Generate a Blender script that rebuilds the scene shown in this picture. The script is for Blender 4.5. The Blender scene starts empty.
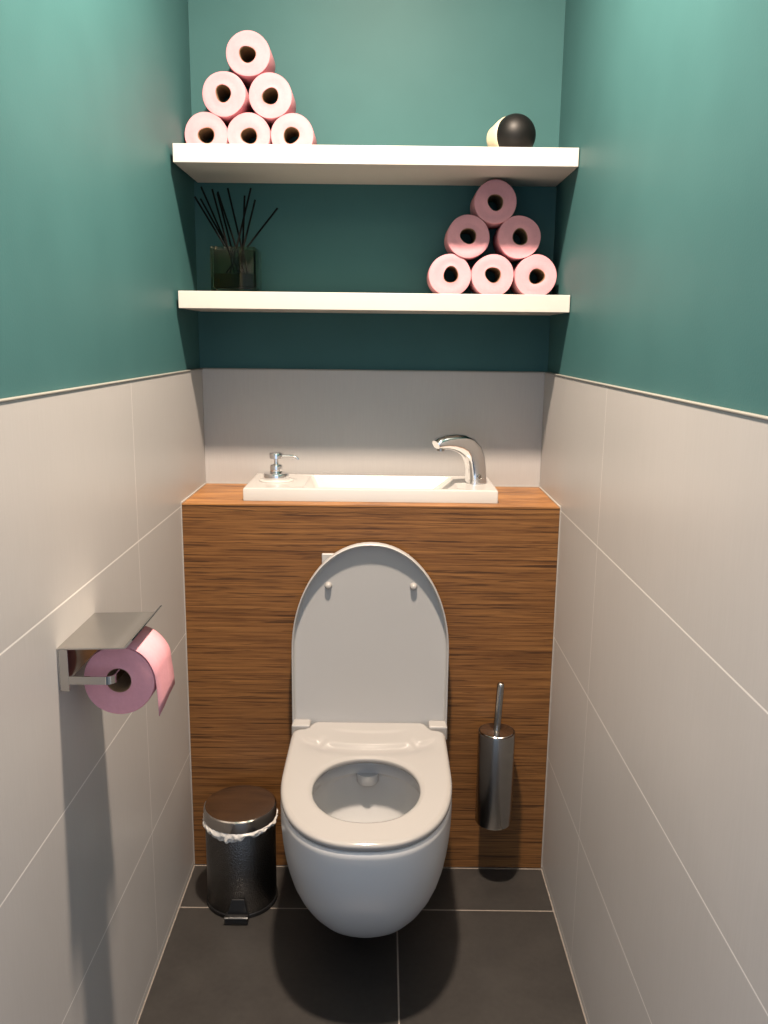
import bpy, bmesh, math, random
from mathutils import Vector, Matrix, noise
random.seed(4)
C = bpy.context.scene.collection
PI = math.pi
W = 0.8613            # clear width between the tiled walls (m)
TT = 1.204            # height of the tiling
YP = -0.272           # front plane of the wooden boxing
ZP = 0.9134           # top of the wooden boxing
CEIL = 2.5
YF = -1.62            # end of the little room; the camera stands in its open doorway

# ------------------------------------------------------------------ materials
def lin(c):
    c /= 255.0
    return c / 12.92 if c <= 0.04045 else ((c + 0.055) / 1.055) ** 2.4

def rgb(r, g, b):
    return (lin(r), lin(g), lin(b), 1.0)

class NT:
    def __init__(self, name):
        self.m = bpy.data.materials.new(name)
        self.m.use_nodes = True
        self.t = self.m.node_tree
        self.b = self.t.nodes['Principled BSDF']

    def n(self, kind, **kw):
        x = self.t.nodes.new(kind)
        for k, v in kw.items():
            setattr(x, k, v)
        return x

    def l(self, a, b):
        self.t.links.new(a, b)

    def math(self, op, a, b=None, c=None):
        x = self.n('ShaderNodeMath', operation=op)
        for i, v in enumerate((a, b, c)):
            if v is None:
                continue
            if isinstance(v, (int, float)):
                x.inputs[i].default_value = v
            else:
                self.l(v, x.inputs[i])
        return x.outputs[0]

    def coord(self, scale=(1, 1, 1), loc=(0, 0, 0)):
        tc = self.n('ShaderNodeTexCoord')
        mp = self.n('ShaderNodeMapping')
        mp.inputs['Scale'].default_value = scale
        mp.inputs['Location'].default_value = loc
        self.l(tc.outputs['Object'], mp.inputs['Vector'])
        return mp.outputs['Vector']

    def noise(self, vec, scale, detail=3, rough=.5):
        x = self.n('ShaderNodeTexNoise')
        x.inputs['Scale'].default_value = scale
        x.inputs['Detail'].default_value = detail
        x.inputs['Roughness'].default_value = rough
        self.l(vec, x.inputs['Vector'])
        return x.outputs['Fac']

    def ramp(self, fac, stops):
        x = self.n('ShaderNodeValToRGB')
        e = x.color_ramp.elements
        while len(e) < len(stops):
            e.new(.5)
        for el, (p, c) in zip(e, stops):
            el.position = p
            el.color = c if len(c) == 4 else (*c, 1)
        self.l(fac, x.inputs['Fac'])
        return x.outputs['Color']

    def mix(self, fac, a, b, mode='MIX'):
        x = self.n('ShaderNodeMix', data_type='RGBA', blend_type=mode)
        if isinstance(fac, (int, float)):
            x.inputs[0].default_value = fac
        else:
            self.l(fac, x.inputs[0])
        for s, v in ((6, a), (7, b)):
            if isinstance(v, tuple):
                x.inputs[s].default_value = v
            else:
                self.l(v, x.inputs[s])
        return x.outputs[2]

    def bump(self, h, strength, dist):
        x = self.n('ShaderNodeBump')
        x.inputs['Strength'].default_value = strength
        x.inputs['Distance'].default_value = dist
        self.l(h, x.inputs['Height'])
        self.l(x.outputs['Normal'], self.b.inputs['Normal'])

    def set(self, **kw):
        for k, v in kw.items():
            s = self.b.inputs[k.replace('_', ' ')]
            if hasattr(v, 'is_linked'):
                self.l(v, s)
            else:
                s.default_value = v
        return self.m

def plain(name, col, rough=.5, metal=0.0, var=.03, vs=30, **kw):
    """A flat finish with a faint procedural unevenness."""
    t = NT(name)
    f = t.noise(t.coord(), vs, 3)
    d = tuple(c * (1 - var) for c in col[:3]) + (1,)
    u = tuple(min(1, c * (1 + var)) for c in col[:3]) + (1,)
    t.set(Base_Color=t.ramp(f, [(.3, d), (.7, u)]), Roughness=rough, Metallic=metal, **kw)
    return t.m

M = {}
def paint():
    t = NT('teal_paint')
    f = t.noise(t.coord(), 6, 4)
    t.set(Base_Color=t.ramp(f, [(.3, rgb(52, 87, 88)), (.7, rgb(55, 91, 92))]), Roughness=.5, Specular_IOR_Level=.12)
    t.bump(t.noise(t.coord(), 260, 2), .06, .002)
    return t.m
M['paint'] = paint()

def tile_mat(name, axis, verts, rows=(.302, .604, .906), foot=.016, end=1.5):
    """Matt pale tiles with thin light grout; axis = horizontal object axis, verts = joints along it."""
    t = NT(name)
    tc = t.n('ShaderNodeTexCoord')
    sp = t.n('ShaderNodeSeparateXYZ')
    t.l(tc.outputs['Object'], sp.inputs[0])
    h = sp.outputs[axis]
    z = sp.outputs[2]
    m = None
    for src, vals, wd in ((z, list(rows) + [foot], .0013), (h, verts, .0009)):
        for v in vals:
            k = t.math('LESS_THAN', t.math('ABSOLUTE', t.math('SUBTRACT', src, v)), wd)
            m = k if m is None else t.math('MAXIMUM', m, k)
    sc = (1, 60, 3) if axis == 1 else (60, 1, 3)
    f = t.noise(t.coord(sc), 5, 3)
    g = t.noise(t.coord(), 3.5, 4)
    base = t.ramp(f, [(.3, rgb(156, 153, 151)), (.7, rgb(161, 158, 156))])
    base = t.mix(.35, base, t.ramp(g, [(.3, rgb(154, 151, 149)), (.7, rgb(163, 160, 158))]))
    col = t.mix(m, base, rgb(205, 202, 198))
    t.set(Base_Color=col, Roughness=.36, Specular_IOR_Level=.4)
    t.bump(t.math('SUBTRACT', 1, m), .25, .0008)
    return t.m
M['tile_side'] = tile_mat('pale_wall_tile_side', 1, [-.6125, -1.835])
M['tile_back'] = tile_mat('pale_wall_tile_back', 0, [], foot=-1)

def floor_mat():
    t = NT('dark_floor_tile')
    tc = t.n('ShaderNodeTexCoord')
    sp = t.n('ShaderNodeSeparateXYZ')
    t.l(tc.outputs['Object'], sp.inputs[0])
    x, y = sp.outputs[0], sp.outputs[1]
    m = None
    for src, vals, wd in ((y, [-.432, -1.034, -1.636, -2.238], .0016), (x, [.5, -.102], .0016)):
        for v in vals:
            k = t.math('LESS_THAN', t.math('ABSOLUTE', t.math('SUBTRACT', src, v)), wd)
            m = k if m is None else t.math('MAXIMUM', m, k)
    edge = t.math('MAXIMUM', t.math('LESS_THAN', x, .0022), t.math('GREATER_THAN', x, W - .0022))
    edge = t.math('MAXIMUM', edge, t.math('GREATER_THAN', y, YP - .003))
    m = t.math('MAXIMUM', m, edge)
    f = t.noise(t.coord(), 9, 6, .6)
    g = t.noise(t.coord(), 80, 3)
    base = t.mix(.25, t.ramp(f, [(.3, rgb(34, 32, 31)), (.7, rgb(45, 43, 41))]), t.ramp(g, [(.3, rgb(36, 34, 32)), (.7, rgb(54, 52, 49))]))
    t.set(Base_Color=t.mix(m, base, rgb(118, 111, 104)), Roughness=.42, Specular_IOR_Level=.45)
    t.bump(f, .05, .002)
    return t.m
M['floor'] = floor_mat()

def wood(name, k=1.0, streak=1.0):
    """Edge-laminated strips: long horizontal grain with short dark streaks."""
    t = NT(name)
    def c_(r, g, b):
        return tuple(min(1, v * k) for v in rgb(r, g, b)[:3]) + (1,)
    a = t.noise(t.coord((1.3, 14, 60)), 2.2, 5, .6)
    b = t.noise(t.coord((4, 20, 230), (3, 1, 7)), 1.6, 4, .65)
    c = t.noise(t.coord((2.6, 9, 105), (9, 4, 2)), 1.9, 3, .5)
    e = t.noise(t.coord((5.5, 9, 170), (2, 14, 5)), 1.9, 2, .5)
    base = t.ramp(a, [(.28, c_(72, 44, 21)), (.5, c_(100, 65, 33)), (.72, c_(132, 92, 51))])
    base = t.mix(.5, base, t.ramp(b, [(.32, c_(56, 32, 14)), (.68, c_(136, 96, 54))]))
    dark = t.math('MAXIMUM', t.ramp(c, [(.60, (0, 0, 0, 1)), (.66, (1, 1, 1, 1))]), t.math('MULTIPLY', t.ramp(e, [(.61, (0, 0, 0, 1)), (.68, (1, 1, 1, 1))]), .8))
    fac = t.math('MULTIPLY', dark, .68 * streak)
    col = t.mix(fac, base, c_(30, 15, 7))
    t.set(Base_Color=col, Roughness=.4, Specular_IOR_Level=.3)
    t.bump(b, .05, .001)
    return t.m
M['wood'] = wood('streaked_bamboo_front')
M['wood_top_lit'] = wood('streaked_bamboo_top_lit', 1.7, .35)  # same wood brightened to paint in the lamplight on top, weaker streaks

M['white_paint'] = plain('white_ceiling_paint', rgb(236, 234, 228), .7)
M['shelf'] = plain('white_shelf_foil', rgb(178, 174, 168), .38, var=.01)
M['ceramic'] = plain('white_glazed_ceramic', rgb(184, 184, 184), .24, var=.006, vs=4)
M['seat_plastic'] = plain('white_seat_plastic', rgb(142, 140, 138), .13, var=.006, vs=4)
M['lid_plastic'] = plain('white_lid_plastic', rgb(155, 155, 155), .3, var=.006, vs=4)
M['basin'] = plain('white_basin_ceramic', rgb(172, 170, 167), .14, var=.006, vs=4)
M['chrome'] = plain('polished_chrome', (.78, .78, .79, 1), .06, 1.0, var=.01)
M['steel'] = plain('brushed_steel', (.36, .35, .335, 1), .24, 1.0, var=.04, vs=60)
M['steel_plate'] = plain('polished_steel_plate', (.52, .505, .48, 1), .1, 1.0, var=.02, vs=20)
M['trim'] = plain('pale_trim_metal', rgb(128, 126, 120), .35, .0, var=.03)
M['black_plastic'] = plain('black_plastic', rgb(17, 17, 18), .4)
M['black_shell'] = plain('matt_black_shell', rgb(9, 8, 8), .5, Specular_IOR_Level=.3)
M['cream_shell'] = plain('cream_shell', rgb(200, 188, 160), .4)
M['core'] = plain('brown_cardboard', rgb(120, 94, 68), .9, var=.12, vs=80)
M['reed'] = plain('black_reed', rgb(8, 8, 8), .9, Specular_IOR_Level=.1)
M['liner'] = plain('white_liner_plastic', rgb(190, 188, 184), .45, var=.03)
M['silicone'] = plain('white_silicone', rgb(150, 145, 139), .5)

def paper(name, col):
    t = NT(name)
    tc = t.n('ShaderNodeTexCoord')
    f = t.noise(t.coord(), 140, 3)
    d = tuple(c * .95 for c in col[:3]) + (1,)
    t.set(Base_Color=t.ramp(f, [(.3, d), (.7, col)]), Roughness=.95, Specular_IOR_Level=.1)
    t.b.inputs['Subsurface Weight'].default_value = .0
    t.bump(f, .25, .0015)
    return t.m
M['paper'] = paper('pink_tissue', rgb(196, 140, 148))

def hammered():
    t = NT('hammered_steel')
    v = t.n('ShaderNodeTexVoronoi')
    v.inputs['Scale'].default_value = 330
    t.l(t.coord(), v.inputs['Vector'])
    t.set(Base_Color=(.125, .12, .115, 1), Metallic=1.0, Roughness=.28)
    t.bump(v.outputs['Distance'], .6, .0015)
    return t.m
M['hammered'] = hammered()
M['lid_steel'] = plain('polished_bin_lid', (.50, .47, .44, 1), .12, 1.0)

def glass(name, col, rough=.03, ior=1.45):
    t = NT(name)
    t.set(Base_Color=col, Roughness=rough, IOR=ior)
    t.b.inputs['Transmission Weight'].default_value = 1.0
    return t.m
M['smoke_glass'] = glass('smoked_olive_glass', rgb(206, 202, 172), .03, 1.2)
M['liquid'] = glass('amber_liquid', rgb(188, 168, 96), .05, 1.16)
M['water'] = glass('clear_water', rgb(236, 242, 242), 0, 1.33)

# ------------------------------------------------------------------ mesh helpers
def obj(name, bm, mat, parent=None, smooth=None, bevel=0, seg=2, subd=0):
    bmesh.ops.recalc_face_normals(bm, faces=bm.faces)
    me = bpy.data.meshes.new(name)
    if smooth is not None:
        for f in bm.faces:
            f.smooth = True
        for e in bm.edges:
            if len(e.link_faces) == 2 and e.calc_face_angle(0) > math.radians(smooth):
                e.smooth = False
    bm.to_mesh(me)
    bm.free()
    o = bpy.data.objects.new(name, me)
    C.objects.link(o)
    me.materials.append(mat)
    if parent is not None:
        o.parent = parent
    if bevel:
        b = o.modifiers.new('bevel', 'BEVEL')
        b.width = bevel
        b.segments = seg
        b.limit_method = 'ANGLE'
        b.harden_normals = False
        for p in me.polygons:
            p.use_smooth = True
        w = o.modifiers.new('wn', 'WEIGHTED_NORMAL')
        w.keep_sharp = True
    if subd:
        s = o.modifiers.new('subd', 'SUBSURF')
        s.levels = s.render_levels = subd
    return o

def thing(name, label, cat, loc=(0, 0, 0), rot=(0, 0, 0), group=None):
    o = bpy.data.objects.new(name, None)
    o.empty_display_size = .05
    C.objects.link(o)
    o.location = loc
    o.rotation_euler = rot
    return tag(o, label, cat, group)

def tag(o, label, cat, group=None):
    o['label'] = label
    o['category'] = cat
    if group:
        o['group'] = group
    return o

def struct(name, bm, mat, parent=None, **kw):
    o = obj(name, bm, mat, parent, **kw)
    o['kind'] = 'structure'
    return o

def box(bm, x0, x1, y0, y1, z0, z1):
    vs = [bm.verts.new((x, y, z)) for x in (x0, x1) for y in (y0, y1) for z in (z0, z1)]
    for f in ((0, 1, 3, 2), (4, 6, 7, 5), (0, 4, 5, 1), (2, 3, 7, 6), (0, 2, 6, 4), (1, 5, 7, 3)):
        bm.faces.new([vs[i] for i in f])
    return bm

def boxes(*bs):
    bm = bmesh.new()
    for b in bs:
        box(bm, *b)
    return bm

def loft(bm, rings, closed=True, cap0=False, cap1=False, loop=False):
    rr = [[bm.verts.new(p) for p in r] for r in rings]
    n = len(rr[0])
    pairs = list(zip(rr, rr[1:]))
    if loop:
        pairs.append((rr[-1], rr[0]))
    for a, b in pairs:
        for i in range(n if closed else n - 1):
            j = (i + 1) % n
            bm.faces.new((a[i], a[j], b[j], b[i]))
    if cap0:
        bm.faces.new(list(reversed(rr[0])))
    if cap1:
        bm.faces.new(rr[-1])
    return bm

def circ(r, z, n=48, cx=0, cy=0):
    return [(cx + r * math.cos(2 * PI * i / n), cy + r * math.sin(2 * PI * i / n), z) for i in range(n)]

def lathe(prof, n=48, cap0=True, cap1=True):
    bm = bmesh.new()
    return loft(bm, [circ(r, z, n) for r, z in prof], cap0=cap0, cap1=cap1)

def tube(bm, pts, r, n=12, cap=True):
    pts = [Vector(p) for p in pts]
    rings = []
    up = Vector((0, 0, 1))
    for i, p in enumerate(pts):
        d = (pts[min(i + 1, len(pts) - 1)] - pts[max(i - 1, 0)]).normalized()
        ref = up if abs(d.dot(up)) < .95 else Vector((1, 0, 0))
        u = d.cross(ref).normalized()
        v = d.cross(u).normalized()
        rad = r[i] if isinstance(r, (list, tuple)) else r
        rings.append([p + u * rad * math.cos(2 * PI * k / n) + v * rad * math.sin(2 * PI * k / n) for k in range(n)])
    return loft(bm, rings, cap0=cap, cap1=cap)

# ------------------------------------------------------------------ the room
G = .008              # how far the tiling stands proud of the painted wall
T = .12
struct('floor', boxes((-1.6, W + 1.6, YF - 2.4, T, -.1, 0)), M['floor'])
struct('ceiling', boxes((-T, W + T, YF - T, T, CEIL, CEIL + .1)), M['white_paint'])
wl = struct('wall_left', boxes((-T, -G, YF, T, 0, CEIL)), M['paint'])
wr = struct('wall_right', boxes((W + G, W + T, YF, T, 0, CEIL)), M['paint'])
wb = struct('wall_back', boxes((-G, W + G, G, T, 0, CEIL)), M['paint'])
struct('tile_cladding', boxes((-G, 0, YF, G, 0, TT)), M['tile_side'], wl, bevel=.0008)
struct('tile_cladding', boxes((W, W + G, YF, G, 0, TT)), M['tile_side'], wr, bevel=.0008)
struct('tile_cladding', boxes((0, W, 0, G, 0, TT)), M['tile_back'], wb, bevel=.0008)
# slim edge profile capping the tiling
struct('trim_1', boxes((-G, .0016, YF, .0, TT, TT + .0028)), M['trim'], bevel=.0008)
struct('trim_2', boxes((W - .0016, W + G, YF, .0, TT, TT + .0028)), M['trim'], bevel=.0008)
struct('trim_3', boxes((-G, W + G, -.0016, G, TT, TT + .0028)), M['trim'], bevel=.0008)
# wall behind the camera with an open doorway that lets the daylight in
struct('wall_front', boxes((-T, .03, YF - T, YF, 0, CEIL), (W - .03, W + T, YF - T, YF, 0, CEIL), (.03, W - .03, YF - T, YF, 2.05, CEIL)), M['white_paint'])

# ------------------------------------------------------------------ wooden boxing
cab = thing('cistern_cabinet', 'brown streaked wooden boxing behind the white toilet, under the basin', 'cabinet', (0, YP, 0))
BX0, BX1, BY0, BY1 = .150, .706, -.218, -.016       # cut-out under the basin
obj('front_panel', boxes((.002, W - .002, 0, .018, .003, ZP - .0178), (.002, W - .002, 0, .018, ZP - .0168, ZP - .0038), (.004, W - .004, .001, .016, ZP - .0185, ZP - .0160)), M['wood'], cab)
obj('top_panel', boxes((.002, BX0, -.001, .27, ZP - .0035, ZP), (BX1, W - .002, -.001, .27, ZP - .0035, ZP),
                       (BX0, BX1, -.001, BY0 - YP, ZP - .0035, ZP), (BX0, BX1, BY1 - YP, .27, ZP - .0035, ZP)), M['wood_top_lit'], cab)
# white joint where the wood meets the tiles
bm = boxes((-.0005, .0018, YP - .0008, YP + .004, .002, ZP), (W - .0018, W + .0005, YP - .001, YP + .004, .002, ZP),
           (-.0005, .0035, YP, 0, ZP - .004, ZP + .0022), (W - .0035, W + .0005, YP, 0, ZP - .004, ZP + .0022), (0, W, -.0035, .0005, ZP - .004, ZP + .0022))
struct('trim_4', bm, M['silicone'])

# ------------------------------------------------------------------ shelves
for nm, lab, x0, x1, d, zb, zt in (
        ('wall_shelf', 'upper thick white floating shelf, carrying the rolls at its left end', .001, W + .0065, .235, 1.6486, 1.687),
        ('wall_shelf', 'lower white floating shelf with the reed diffuser standing on it', -.001, W + .0065, .223, 1.3453, 1.383)):
    s = obj(nm, boxes((x0, x1, -d, G, zb, zt)), M['shelf'], bevel=.0012)
    tag(s, lab, 'shelf', 'white shelves on the teal back wall')

# ------------------------------------------------------------------ toilet rolls
def roll_meshes(seed, R=.0495, RZ=.0485, L=.095, rc=.0185, hole=None):
    """Paper body (annulus, slightly squashed and creased) and cardboard core; axis along +y, face at y=0."""
    rnd = random.Random(seed)
    ph = [rnd.uniform(0, 2 * PI) for _ in range(6)]
    hx, hz = rnd.uniform(-.0025, .0025), rnd.uniform(-.002, .002)
    n = 64
    def out(a, y, k):
        w = 1 + .010 * math.sin(2 * a + ph[0]) + .008 * math.sin(3 * a + ph[1] + y * 6) + .004 * math.sin(5 * a + ph[2])
        return (R * k * w * math.cos(a), y, RZ * k * w * math.sin(a))
    def inn(a, y, k):
        w = 1 + .05 * math.sin(2 * a + ph[3]) + .04 * math.sin(3 * a + ph[4])
        if hole:
            w = 1
        return (hx + rc * k * w * math.cos(a), y, hz + rc * k * w * math.sin(a))
    A = [2 * PI * i / n for i in range(n)]
    bulge = lambda a, k: -.0012 * math.sin(k * 9 + ph[5]) - .0008 * math.sin(2 * a + ph[1])
    rings = [[inn(a, L, 1.0) for a in A]]
    for k in (.0, .35, .7):
        rings.append([tuple(Vector(inn(a, L, 1)).lerp(Vector(out(a, L, .985)), k)) for a in A])
    rings += [[out(a, L, .985) for a in A], [out(a, L - .002, 1) for a in A], [out(a, L * .5, 1.004) for a in A],
              [out(a, .003, 1) for a in A], [out(a, .0005, .982) for a in A]]
    for k in (.75, .5, .25, 0):
        r = []
        for a in A:
            p = Vector(inn(a, 0, 1)).lerp(Vector(out(a, 0, .982)), k)
            p.y += bulge(a, k)
            r.append(tuple(p))
        rings.append(r)
    rings.append([inn(a, L * .5, 1) for a in A])
    rings.pop(0)
    b1 = bmesh.new()
    loft(b1, rings, loop=True)
    b2 = bmesh.new()
    loft(b2, [[inn(a, .0015, .99) for a in A], [inn(a, L - .0015, .99) for a in A], [inn(a, L - .0015, .93) for a in A], [inn(a, .0015, .93) for a in A]], loop=True)
    return b1, b2

def roll(label, group, x, y, z, seed, **kw):
    t = thing('toilet_roll', label, 'toilet roll', (x, y, z), group=group)
    a, b = roll_meshes(seed, **kw)
    obj('paper', a, M['paper'], t, smooth=50)
    obj('core', b, M['core'], t, smooth=50)
    return t

RB = .0485
z1 = 1.687 + RB
g1 = 'pink toilet rolls stacked on the upper shelf'
for i, (x, z, lab) in enumerate(((.0450, 0, 'pink toilet roll at the left end of the bottom row on the upper shelf'),
                                 (.1425, 0, 'pink toilet roll in the middle of the bottom row on the upper shelf'),
                                 (.2415, 0, 'pink toilet roll at the right end of the bottom row on the upper shelf'),
                                 (.0880, .0865, 'left pink toilet roll of the middle pair on the upper shelf'),
                                 (.1930, .0840, 'right pink toilet roll of the middle pair on the upper shelf'),
                                 (.1440, .1715, 'pink toilet roll at the very top of the stack on the upper shelf'))):
    roll(lab, g1, x, -.092 + random.uniform(-.003, .003), z1 + z, 10 + i * 7, L=.094)
z2 = 1.383 + RB
g2 = 'pink toilet rolls stacked on the lower shelf'
for i, (x, z, lab) in enumerate(((.6090, 0, 'pink toilet roll at the left end of the bottom row on the lower shelf'),
                                 (.7090, 0, 'pink toilet roll in the middle of the bottom row on the lower shelf'),
                                 (.8100, 0, 'pink toilet roll at the right end of the bottom row on the lower shelf'),
                                 (.6490, .0868, 'left pink toilet roll of the middle pair on the lower shelf'),
                                 (.7675, .0868, 'right pink toilet roll of the middle pair on the lower shelf'),
                                 (.7090, .1640, 'pink toilet roll at the top of its stack, just under the upper shelf'))):
    roll(lab, g2, x, -.104 + random.uniform(-.003, .003), z2 + z, 60 + i * 7, L=.099)

# ------------------------------------------------------------------ black and cream round object on the upper shelf
fr = thing('air_freshener', 'small round black and cream air freshener alone on the upper shelf', 'air freshener', (.745, -.128, 1.687))
ax = Vector((.62, -.785, .0)).normalized()
q = ax.to_track_quat('Z', 'Y').to_matrix().to_4x4()
R0 = .0458
def turned(bm):
    bmesh.ops.transform(bm, matrix=Matrix.Translation((0, 0, R0)) @ q, verts=bm.verts)
    return bm
A0 = PI * .62
prof = [(max(.0004, R0 * math.sin(A0 * k / 20)), R0 * math.cos(A0 * k / 20)) for k in range(21)]
ze, re_ = prof[-1][1], prof[-1][0]
obj('black_front', turned(lathe(prof[::-1])), M['black_shell'], fr, smooth=40)
prof = [(.020, -.064), (.0265, -.0635), (.0292, -.061), (.0315, -.054), (.0412, -.030), (re_ + .0012, ze - .004), (re_ + .0014, ze + .001), (re_ + .0006, ze + .0022), (re_ - .002, ze + .0024)]
obj('cream_back', turned(lathe(prof)), M['cream_shell'], fr, smooth=35)

# ------------------------------------------------------------------ reed diffuser on the lower shelf
DX, DY, DZ = .1115, -.115, 1.383
df = thing('reed_diffuser', 'square smoked glass diffuser bottle standing at the left on the lower shelf', 'diffuser', (DX, DY, DZ), (0, 0, math.radians(0)))
def rsq(h, z, r, k=5):
    pts = []
    for cx, cy, a0 in ((h - r, h - r, 0), (-h + r, h - r, PI / 2), (-h + r, -h + r, PI), (h - r, -h + r, 1.5 * PI)):
        for i in range(k):
            a = a0 + PI / 2 * i / (k - 1)
            pts.append((cx + r * math.cos(a), cy + r * math.sin(a), z))
    return pts
bm = bmesh.new()
HB = .0515
loft(bm, [rsq(HB - .003, 0, .006), rsq(HB, .003, .006), rsq(HB, .0985, .006), rsq(HB - .002, .101, .006), rsq(.026, .102, .012), rsq(.024, .102, .012),
          rsq(.024, .096, .012), rsq(HB - .006, .094, .005), rsq(HB - .005, .012, .005), rsq(HB - .012, .010, .005)], cap0=True, cap1=True)
obj('bottle', bm, M['smoke_glass'], df, smooth=40)
bm = bmesh.new()
loft(bm, [rsq(HB - .0125, .0102, .005), rsq(HB - .0053, .0122, .005), rsq(HB - .0053, .042, .005)], cap0=True, cap1=True)
obj('liquid', bm, M['liquid'], df, smooth=40)
reeds = [(-.0875, .1035, -.004), (-.079, .102, .016), (-.070, .121, -.02), (-.0495, .119, .000), (-.042, .114, .020), (-.0345, .112, -.018), (-.0145, .121, -.006),
         (.0175, .111, .026), (.037, .121, -.010), (.043, .1005, .010), (.094, .083, -.004)]
base = [(-.0205, -.010), (-.0165, .0), (-.019, .012), (-.0155, -.016), (-.012, .016), (.002, -.004), (.013, .006), (.0125, .017), (.003, -.014), (.0175, -.009), (.021, .002)]
ords = ['leftmost', 'second from the left', 'third from the left', 'fourth from the left', 'fifth from the left', 'sixth from the left, in the middle',
        'fifth from the right', 'fourth from the right', 'third from the right', 'second from the right', 'rightmost, leaning far out']
for (tx, tz, ty), (bx, by), w in zip(reeds, base, ords):
    top = Vector((tx * 1.04, ty, .100 + tz * 1.10))
    mid = Vector((bx, by, .100))
    d = (top - mid).normalized()
    foot = mid - d * (.055 / d.z)
    k = min(1.0, *(((HB - .012) / abs(foot[i]) if abs(foot[i]) > HB - .012 else 1.0) for i in (0, 1)))
    foot = Vector((foot.x * k, foot.y * k, foot.z))
    bm = bmesh.new()
    tube(bm, [foot, mid, top], .0022, 8)
    o = obj('diffuser_reed', bm, M['reed'], smooth=50)
    o.location = (DX, DY, DZ)
    tag(o, 'thin black diffuser reed, ' + w + ' by its tip', 'reed', 'black reeds standing in the diffuser bottle')

# ------------------------------------------------------------------ washbasin
bs = thing('washbasin', 'narrow white rectangular washbasin set on the wooden boxing', 'sink', (0, 0, ZP))
def rrect(x0, x1, y0, y1, z, r, k=6):
    pts = []
    for cx, cy, a0 in ((x1 - r, y1 - r, 0), (x0 + r, y1 - r, PI / 2), (x0 + r, y0 + r, PI), (x1 - r, y0 + r, 1.5 * PI)):
        for i in range(k):
            a = a0 + PI / 2 * i / (k - 1)
            pts.append((cx + r * math.cos(a), cy + r * math.sin(a), z))
    return pts
bx0, bx1, by0, by1 = .1345, .7235, -.2345, -.006
bm = bmesh.new()
H = .0295
loft(bm, [rrect(bx0 + .02, bx1 - .02, by0 + .02, by1 - .012, -.075, .01), rrect(bx0 + .02, bx1 - .02, by0 + .02, by1 - .012, .0005, .01),
          rrect(bx0, bx1, by0, by1, .0005, .003), rrect(bx0, bx1, by0, by1, H - .003, .003), rrect(bx0 + .0008, bx1 - .0008, by0 + .0008, by1 - .0008, H - .001, .003),
          rrect(bx0 + .003, bx1 - .003, by0 + .003, by1 - .003, H, .003),
          rrect(.272, .632, -.214, -.028, H, .010), rrect(.275, .629, -.211, -.031, H - .003, .010),
          rrect(.292, .575, -.200, -.038, H - .045, .014), rrect(.310, .555, -.184, -.052, H - .058, .014)], cap0=True, cap1=True)
obj('basin_body', bm, M['basin'], bs, smooth=38)
SX, SY = .1975, -.117
bm = lathe([(.042, 0), (.0422, .0012), (.040, .0028), (.030, .0034)], 56)
bmesh.ops.translate(bm, vec=(SX, SY, H), verts=bm.verts)
obj('soap_cover', bm, M['basin'], bs, smooth=40)
bm = lathe([(.022, 0), (.022, .002), (.015, .003), (.004, .0015)], 40)
bmesh.ops.translate(bm, vec=(.43, -.118, H - .0582), verts=bm.verts)
obj('drain', bm, M['chrome'], bs, smooth=40)

# soap pump
sp = thing('soap_dispenser', 'small chrome soap pump at the left end of the white washbasin', 'soap dispenser', (SX, SY, ZP + H + .0034))
sp.scale = (1, 1, .93)
obj('collar', lathe([(.0305, 0), (.031, .001), (.031, .0135), (.0295, .016), (.0150, .0165)]), M['chrome'], sp, smooth=35)
obj('pump_neck', lathe([(.0145, .0165), (.0152, .018), (.0152, .034), (.0138, .0375), (.0068, .0385), (.0056, .041), (.0052, .0535)]), M['chrome'], sp, smooth=35)
bm = lathe([(.0135, .0535), (.0162, .055), (.0162, .066), (.0147, .0685), (.007, .0692)])
obj('pump_head', bm, M['chrome'], sp, smooth=35)
bm = bmesh.new()
tube(bm, [(.012, -.002, .0610), (.034, -.004, .0620), (.045, -.006, .0608), (.052, -.007, .0565), (.0545, -.0072, .0525)], [.0036, .0034, .003, .0027, .0025], 12)
obj('nozzle', bm, M['chrome'], sp, smooth=50)

# tap: a swept chrome arc leaning over the basin
TX, TY = .6825, -.124
tp = thing('faucet', 'curved chrome tap at the right end of the white washbasin', 'faucet', (TX, TY, ZP + H), (0, 0, math.radians(28)))
tp.scale = (1, 1, .965)
path = [(.0, .0), (.0, .004), (-.0005, .020), (-.0025, .041), (-.007, .062), (-.0155, .081), (-.030, .0955), (-.049, .1035), (-.070, .1075), (-.090, .1080), (-.107, .1055), (-.1155, .1020)]
wx = [.0252, .0248, .0246, .0246, .0252, .0260, .0258, .0238, .0208, .0176, .0142, .0105]      # half size in the plane of the arc
wy = [.0245, .0243, .0241, .0240, .0240, .0240, .0238, .0234, .0226, .0212, .0190, .0145]      # half size across it
rings = []
for i, (px, pz) in enumerate(path):
    a, b = path[max(i - 1, 0)], path[min(i + 1, len(path) - 1)]
    d = Vector((b[0] - a[0], 0, b[1] - a[1])).normalized()
    u = Vector((d.z, 0, -d.x))
    r = []
    for k in range(40):
        t = 2 * PI * k / 40
        c, s = math.cos(t), math.sin(t)
        e = 2 / 2.5
        r.append(Vector((px, 0, pz)) + u * wx[i] * math.copysign(abs(c) ** e, c) + Vector((0, 1, 0)) * wy[i] * math.copysign(abs(s) ** e, s))
    rings.append(r)
bm = bmesh.new()
loft(bm, rings, cap0=True, cap1=True)
obj('spout', bm, M['chrome'], tp, smooth=50)
bm = lathe([(.0065, 0), (.0062, .002), (.0052, .0026), (.0045, .0015)], 24)
bmesh.ops.transform(bm, matrix=Matrix.Translation((-.006, -.0242, .019)) @ Matrix.Rotation(PI / 2, 4, 'X'), verts=bm.verts)
obj('sensor', bm, M['steel'], tp, smooth=35)
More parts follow.
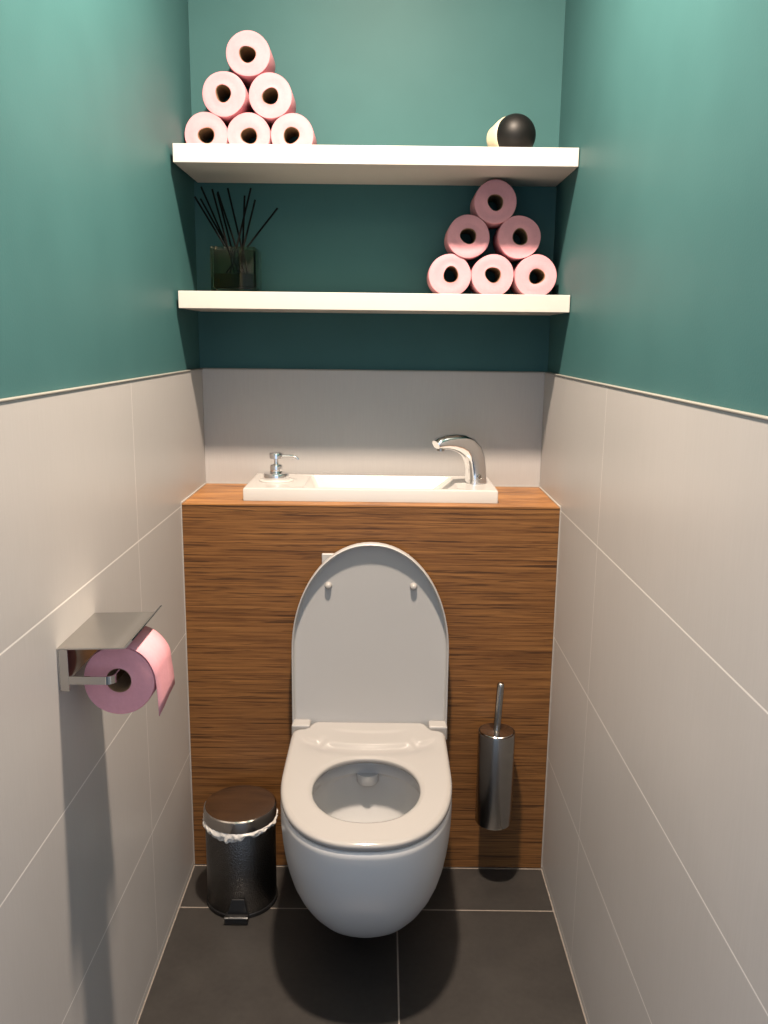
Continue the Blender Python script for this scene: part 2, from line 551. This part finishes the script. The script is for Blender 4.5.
bm = lathe([(.0085, -.006), (.0088, 0), (.0080, .004)], 24)
bmesh.ops.translate(bm, vec=(-.102, 0, .0925), verts=bm.verts)
obj('aerator', bm, M['steel'], tp, smooth=35)

# ------------------------------------------------------------------ flush plate
o = obj('flush_plate', boxes((.3195, .5195, YP - .009, YP, .655, .801)), M['lid_plastic'], bevel=.002)
tag(o, 'white flush plate on the wooden boxing, mostly hidden behind the raised lid', 'flush plate')

# ------------------------------------------------------------------ toilet
CX = .431
wc = thing('toilet', 'white wall-hung toilet with its seat down and lid raised', 'toilet', (CX, YP, 0))
def sgn(v, p):
    return math.copysign(abs(v) ** p, v)
def dshape(hw, yb, yf, yc, z, n=2.4, rb=.02, k=36, nb=8):
    """Closed D outline, front towards -y: nb points across the back, straight sides, superellipse front."""
    pts = []
    for i in range(k + 1):                                  # right side, round the front, to the left side
        a = PI * i / k
        pts.append((hw * sgn(math.cos(a), 2 / n), yc - (yc - yf) * abs(math.sin(a)) ** (2 / n), z))
    for i in range(1, 5):
        pts.append((-hw, yc + (yb - rb - yc) * i / 4, z))
    for i in range(1, 5):
        a = PI / 2 * i / 4
        pts.append((-hw + rb - rb * math.cos(a), yb - rb + rb * math.sin(a), z))
    for i in range(1, nb):
        pts.append((-hw + rb + (2 * hw - 2 * rb) * i / nb, yb, z))
    for i in range(0, 5):
        a = PI / 2 * (1 - i / 4)
        pts.append((hw - rb + rb * math.cos(a), yb - rb + rb * math.sin(a), z))
    for i in range(3, 0, -1):
        pts.append((hw, yc + (yb - rb - yc) * i / 4, z))
    return pts
def loc(pts):
    return [(x, y - YP, z) for x, y, z in pts]
# bowl: egg shaped outside, rim, inner well
secs = [(.046, .036, -.50), (.052, .060, -.553), (.062, .081, -.590), (.076, .097, -.620), (.09, .1085, -.643), (.113, .1255, -.671), (.14, .1400, -.697), (.17, .1515, -.721),
        (.20, .1595, -.742), (.235, .1660, -.762), (.27, .1703, -.778), (.30, .1730, -.788), (.33, .1748, -.794), (.366, .1755, -.7962), (.3752, .1752, -.7962), (.3796, .1735, -.7940), (.3810, .1695, -.790)]
rings = []
N = 36
for z, hw, yf in secs:
    back = YP - .001
    rb = min(.012, hw * .3)
    rings.append(loc(dshape(hw, back, yf, -.53 + (yf + .79) * .6, z, 2.4 if z > .1 else 2.2, rb, N)))
def ell(hw, hl, yc, z, m, n=2.15):
    """ellipse sampled to follow the D outline's points one to one"""
    ref = dshape(.166, YP - .001, -.784, -.526, z, 2.4, .012, N)
    out = []
    for x, y, _ in ref:
        a = math.atan2((y + .56) / .24, x / .166)
        out.append((hw * sgn(math.cos(a), 2 / n), yc + hl * sgn(math.sin(a), 2 / n), z))
    return out
for hw, hl, yc, z in ((.128, .160, -.590, .381), (.122, .150, -.592, .3795), (.119, .146, -.592, .376), (.119, .146, -.592, .348), (.132, .158, -.590, .340), (.133, .158, -.590, .332),
                      (.128, .152, -.588, .30), (.112, .134, -.585, .25), (.088, .105, -.580, .205), (.062, .074, -.575, .178), (.040, .048, -.572, .150), (.030, .036, -.570, .13)):
    rings.append(loc(ell(hw, hl, yc, z, 0)))
bm = bmesh.new()
loft(bm, rings, cap0=True, cap1=True)
obj('bowl', bm, M['ceramic'], wc, smooth=60)
bm = bmesh.new()
loft(bm, [loc(ell(.0605, .0725, -.575, .1775, 0)), loc(ell(.061, .073, -.575, .179, 0))], cap0=True, cap1=True)
obj('water', bm, M['water'], wc, smooth=30)
# rim spout inside the bowl, at the back
bm = bmesh.new()
hp = [(-.024, .012)] + [(-.024 * math.cos(PI * k / 14), -.018 * math.sin(PI * k / 14)) for k in range(15)] + [(.024, .012)]
Y_ = -.4445 - YP
loft(bm, [[(x * .85, Y_ + y * .85, .324) for x, y in hp], [(x, Y_ + y, .329) for x, y in hp], [(x, Y_ + y, .3475) for x, y in hp]], cap0=True, cap1=True)
obj('flush_lip', bm, M['ceramic'], wc, smooth=40)
# seat: a rounded ring with a shallow dish behind the opening
def outer(z, d):
    out = []
    for x, y, zz in dshape(.1762 - d, -.342 - d * .5, -.797 + d, -.53, z, 2.4, .018, N, 26):
        if abs(x) < .1335 - d * .3 and y > -.36:
            y = -.3035 - d * .5
        out.append((x, y, zz))
    return out
hole_c, hole_w, hole_l = -.596, .1077, .123
ref = outer(0, 0)
ang = [math.atan2((y - hole_c) / .22, x / .176) for x, y, _ in ref]
def hring(d, z):
    return [((hole_w + d) * sgn(math.cos(a), 2 / 2.1), hole_c + (hole_l + d) * sgn(math.sin(a), 2 / 2.1), z) for a in ang]
def lerp(A, B, k, z):
    return [(a[0] + (b[0] - a[0]) * k, a[1] + (b[1] - a[1]) * k, z) for a, b in zip(A, B)]
ZS0, ZS1 = .3818, .4015
prof = [outer(ZS0, .006), outer(ZS0 + .0015, .002), outer(.389, 0), outer(.3945, .0005), outer(.3985, .0025), outer(.4008, .006), outer(ZS1, .010)]
top = []
A_, B_ = outer(0, .010), hring(.011, 0)
for k in [i / 36 for i in range(1, 37)]:
    top.append(lerp(A_, B_, k, ZS1))
prof += top
prof += [hring(.008, .4009), hring(.004, .399), hring(.001, .3955), hring(0, .391), hring(.001, .386), hring(.004, .383), hring(.008, ZS0)]
def sstep(t):
    t = min(1, max(0, t))
    return t * t * (3 - 2 * t)
def dish(p):
    """two soft curved steps down from the hinge end towards the opening"""
    x, y, z = p
    if z < .397:
        return p
    for xc, yc, d, amp, w in ((.172, -.350, .064, .0078, .014), (.085, -.330, .020, .0022, .008)):
        q_ = (x - .002) / xc
        if abs(q_) < 1:
            ya = yc - d * math.sqrt(1 - q_ * q_)
            fade = 1 - .75 * sstep((ya - w - y) / .05)
            z -= amp * sstep((ya - y) / w) * fade * (1 - q_ ** 6)
    return (x, y, z)
prof = [[dish(p) for p in r] for r in prof]
bm = bmesh.new()
loft(bm, [loc(r) for r in prof], loop=True)
obj('seat', bm, M['seat_plastic'], wc, smooth=50, subd=1)
# lid: raised, its inner side facing the room
lid = bpy.data.objects.new('lid', None)
LY, LZ = -.303, .370
def lidshape(hw, h0, h1, yo, n=2.05, rb=.012):
    """D outline standing upright: x, offset towards the room, height along the lid"""
    pts = dshape(hw, -h0, -h1, -.208, 0, n, rb, N)
    return [(x + .0015, LY - YP - yo, LZ - y) for x, y, _ in pts]
LH = .4650
rg = [lidshape(.150, .02, LH - .03, -.016), lidshape(.168, .008, LH - .010, -.014), lidshape(.1790, .001, LH - .0015, -.008), lidshape(.1805, 0, LH, -.002), lidshape(.1805, 0, LH, .015),
      lidshape(.1800, .0007, LH - .0007, .0178), lidshape(.1788, .002, LH - .0022, .0188), lidshape(.1773, .004, LH - .0042, .0180), lidshape(.1766, .005, LH - .005, .0165),
      lidshape(.1758, .006, LH - .0060, .004), lidshape(.1735, .0075, LH - .0080, .0008), lidshape(.1695, .011, LH - .012, 0)]
bm = bmesh.new()
loft(bm, rg, cap0=True, cap1=True)
lid = obj('lid', bm, M['lid_plastic'], wc, smooth=50)
def on_lid(x, h, d):
    return Vector((x, LY - YP - d, LZ + h))
for x in (-.095, .0985):
    bm = lathe([(.0086, -.001), (.0086, .001), (.0076, .0025), (.0072, .008), (.0060, .0105), (.0035, .012), (.0006, .0124)], 24)
    p = on_lid(x, .363, 0)
    bmesh.ops.transform(bm, matrix=Matrix.Translation(p) @ Matrix.Rotation(PI / 2, 4, 'X'), verts=bm.verts)
    obj('bumper', bm, M['seat_plastic'], lid, smooth=40)
for s in (-1, 1):
    bm = bmesh.new()
    x0, x1 = sorted((s * .137 + .0015, s * .1803 + .0015))
    box(bm, x0, x1, -.339 - YP, -.303 - YP, .3725, .4075)
    obj('hinge', bm, M['seat_plastic'], wc, bevel=.0045, seg=3)

# ------------------------------------------------------------------ toilet paper holder on the left wall
hd = thing('toilet_paper_holder', 'polished steel toilet paper holder with a flat shelf on the left wall', 'toilet paper holder', (0, -.95, .79))
Y0, Y1 = -1.030 + .95, -.868 + .95
prof = [(.0, .0600), (.092, .0625), (.0955, .0635), (.0985, .0660), (.105, .0735), (.1065, .0740), (.1080, .0728), (.1005, .0640), (.0970, .0612), (.0925, .0605), (.0, .0580)]
bm = bmesh.new()
loft(bm, [[(x, Y0, z) for x, z in prof], [(x, Y1, z) for x, z in prof]], cap0=True, cap1=True)
obj('shelf_plate', bm, M['steel_plate'], hd, smooth=30)
obj('wall_plate', boxes((0, .0022, Y0, Y1, -.002, .058)), M['steel_plate'], hd, bevel=.0006)
obj('side_flange', boxes((.0022, .015, Y0, Y0 + .002, -.004, .0579)), M['steel_plate'], hd, bevel=.0005)
bm = bmesh.new()
rr = []
zc, hh = .0125, .006
path = [(.0150, Y0 + .001)] + [(.066, Y0 + .001)] + [(.066 + .012 * math.sin(a), Y0 + .013 - .012 * math.cos(a)) for a in [PI / 2 * k / 6 for k in range(1, 7)]] + [(.078, Y0 + .115)]
for i, (x, y) in enumerate(path):
    a, b = path[max(i - 1, 0)], path[min(i + 1, len(path) - 1)]
    d = Vector((b[0] - a[0], b[1] - a[1], 0)).normalized()
    nn = Vector((d.y, -d.x, 0)) * .001
    rr.append([Vector((x, y, zc - hh)) - nn, Vector((x, y, zc - hh)) + nn, Vector((x, y, zc + hh)) + nn, Vector((x, y, zc + hh)) - nn])
loft(bm, rr, cap0=True, cap1=True)
obj('arm', bm, M['steel_plate'], hd, smooth=30)
# the roll in use, with a loose sheet
HR = .0525
t = thing('toilet_roll', 'pink toilet roll hanging on the steel holder with a loose end', 'toilet roll', (.0755, -1.000, .7900))
a, b = roll_meshes(77, R=HR, RZ=HR, L=.095, rc=.0188, hole=True)
obj('paper', a, M['paper'], t, smooth=50)
obj('core', b, M['core'], t, smooth=50)
bm = bmesh.new()
ra, rb_ = [], []
prof = []
for k in range(15):
    an = math.radians(112 - k * 8)
    prof.append((HR * 1.012 * math.cos(an) + .0006, HR * 1.012 * math.sin(an) + .0006))
prof += [(HR * 1.045, -.010), (HR * 1.07, -.024), (HR * 1.085, -.040), (HR * 1.09, -.055)]
for y in (.0005, .03, .062, .0945):
    k = (y / .095)
    r = []
    for i, (x, z) in enumerate(prof):
        dz = .012 * k * max(0, i - 14) / 4
        r.append((x + .0004 * math.sin(y * 90 + i), y, z + dz))
    ra.append(r)
loft(bm, ra, closed=False)
o = obj('loose_sheet', bm, M['paper'], t, smooth=60)
so = o.modifiers.new('thick', 'SOLIDIFY')
so.thickness = .0006
so.offset = 0

# ------------------------------------------------------------------ brush and its holder on the wooden boxing
hx, hy = .7285, YP - .0525
br = thing('toilet_brush_holder', 'brushed steel cylinder holding the toilet brush, fixed to the wooden boxing', 'toilet brush holder', (hx, hy, .161))
BH = .231
obj('cylinder', lathe([(.036, 0), (.0415, .0012), (.043, .004), (.043, BH - .002), (.0425, BH), (.0405, BH), (.0402, BH - .002), (.0400, .006), (.03, .005)], 64), M['steel'], br, smooth=35)
obj('bracket', boxes((-.012, .012, .040, .0525, .12, .20)), M['steel'], br, bevel=.001)
bt = thing('toilet_brush', 'steel toilet brush handle with round cover standing in the steel cylinder', 'toilet brush', (hx, hy, .161 + BH))
obj('brush_cover', lathe([(.038, -.004), (.0392, -.003), (.0392, .0008), (.0380, .0018), (.012, .0024), (.0085, .0040)], 64), M['lid_steel'], bt, smooth=35)
obj('handle', lathe([(.0084, .002), (.0084, .112), (.0078, .1165), (.0055, .1190), (.001, .1198)], 28), M['steel'], bt, smooth=40).rotation_euler = (0, .045, 0)

# ------------------------------------------------------------------ pedal bin
bn = thing('pedal_bin', 'small round hammered steel pedal bin beside the toilet', 'bin', (.1395, -.392, 0))
BR = .0795
obj('base_ring', lathe([(.078, 0), (.0815, .001), (.0822, .004), (.0822, .009), (.0810, .0105), (.076, .011)], 64), M['black_plastic'], bn, smooth=35)
bm = lathe([(.0785, .0102), (BR, .012), (BR, .2105), (BR - .0008, .212), (BR - .002, .212), (BR - .002, .016), (.03, .015)], 96)
obj('body', bm, M['hammered'], bn, smooth=35)
obj('lid', lathe([(.0800, .2130), (.0824, .2136), (.0826, .216), (.0825, .2350), (.0817, .2385), (.0790, .2408), (.07, .2416), (.04, .2422), (.004, .2424)], 80), M['lid_steel'], bn, smooth=35)
obj('hinge', boxes((-.022, .022, .078, .092, .19, .226)), M['black_plastic'], bn, bevel=.003)
pd = obj('pedal', boxes((-.024, .028, -.101, -.068, .002, .0165)), M['black_plastic'], bn, bevel=.0015)
obj('pedal_edge', boxes((-.0245, .0285, -.1025, -.097, .0166, .0205)), M['steel'], pd, bevel=.001)
bm = bmesh.new()
loft(bm, [[(-.010, -.0805, .050), (.018, -.0805, .050), (.018, -.079, .050), (-.010, -.079, .050)], [(-.020, -.0850, .0166), (.026, -.0850, .0166), (.026, -.079, .0166), (-.020, -.079, .0166)]], cap0=True, cap1=True)
obj('pedal_shield', bm, M['black_plastic'], bn, bevel=.001)
# liner peeking out from under the lid, crumpled
n = 160
rows = 9
rings = []
for j in range(rows + 1):
    f = j / rows
    r = []
    for i in range(n):
        a = 2 * PI * i / n
        fr_ = max(0, math.cos(a + PI * .5 + .25))
        drop = .008 + .012 * fr_ + .010 * noise.noise(Vector((math.cos(a) * 2.6, math.sin(a) * 2.6, 3.1))) + .007 * noise.noise(Vector((math.cos(a) * 7, math.sin(a) * 7, 9.7)))
        drop = max(.0025, drop)
        wob = (.0010 + .0030 * math.sin(PI * f)) + .0042 * noise.noise(Vector((math.cos(a) * 11, math.sin(a) * 11, f * 2.4))) * (.4 + f)
        rad = BR + .0012 + max(0, wob)
        r.append((rad * math.cos(a), rad * math.sin(a), .2134 - drop * f))
    rings.append(r)
rings.insert(0, [(BR * .985 * math.cos(2 * PI * i / n), BR * .985 * math.sin(2 * PI * i / n), .2131) for i in range(n)])
bm = bmesh.new()
loft(bm, rings)
o = obj('bin_liner', bm, M['liner'], smooth=60)
o.location = (.1395, -.392, 0)
tag(o, 'crumpled white bin liner peeking out under the lid of the pedal bin', 'bin liner')

# ------------------------------------------------------------------ light
def area(name, loc_, rot, size, power, col, shape='DISK', sy=None):
    l = bpy.data.lights.new(name, 'AREA')
    l.shape = shape
    l.size = size
    if sy:
        l.size_y = sy
    l.energy = power
    l.color = col
    l.spread = math.radians(162)
    o = bpy.data.objects.new(name, l)
    C.objects.link(o)
    o.location = loc_
    o.rotation_euler = rot
    return o
area('ceiling_lamp', (.435, -.95, CEIL - .004), (0, 0, 0), .10, 91, (1.0, .81, .645))
wd = bpy.data.worlds.new('daylight')
wd.use_nodes = True
bg = wd.node_tree.nodes['Background']
bg.inputs[0].default_value = (.60, .77, 1.0, 1)
bg.inputs[1].default_value = 1.4
bpy.context.scene.world = wd

# ------------------------------------------------------------------ camera
S = .957
F = 852.98
pos = Vector((.4796, -2.2673, 1.3407)) * S
yaw, pitch, rl = .0008, .2, .0113
fw = Vector((math.sin(yaw) * math.cos(pitch), math.cos(yaw) * math.cos(pitch), -math.sin(pitch)))
rt = Vector((math.cos(yaw), -math.sin(yaw), 0))
up = rt.cross(fw)
RT = rt * math.cos(rl) + up * math.sin(rl)
UP = -rt * math.sin(rl) + up * math.cos(rl)
cam = bpy.data.cameras.new('camera')
cam.sensor_fit = 'VERTICAL'
cam.sensor_height = 36
cam.lens = F * 36 / 1024
cam.clip_start = .02
co = bpy.data.objects.new('camera', cam)
C.objects.link(co)
m = Matrix((RT, UP, -fw)).transposed().to_4x4()
m.translation = pos
co.matrix_world = m
sc = bpy.context.scene
sc.camera = co
sc.view_settings.view_transform = 'Standard'
sc.view_settings.look = 'None'
sc.view_settings.exposure = 0.0
sc.view_settings.gamma = 1
sc.view_settings.use_curve_mapping = False
sc.cycles.max_bounces = 12
sc.cycles.caustics_reflective = True
sc.cycles.blur_glossy = .3
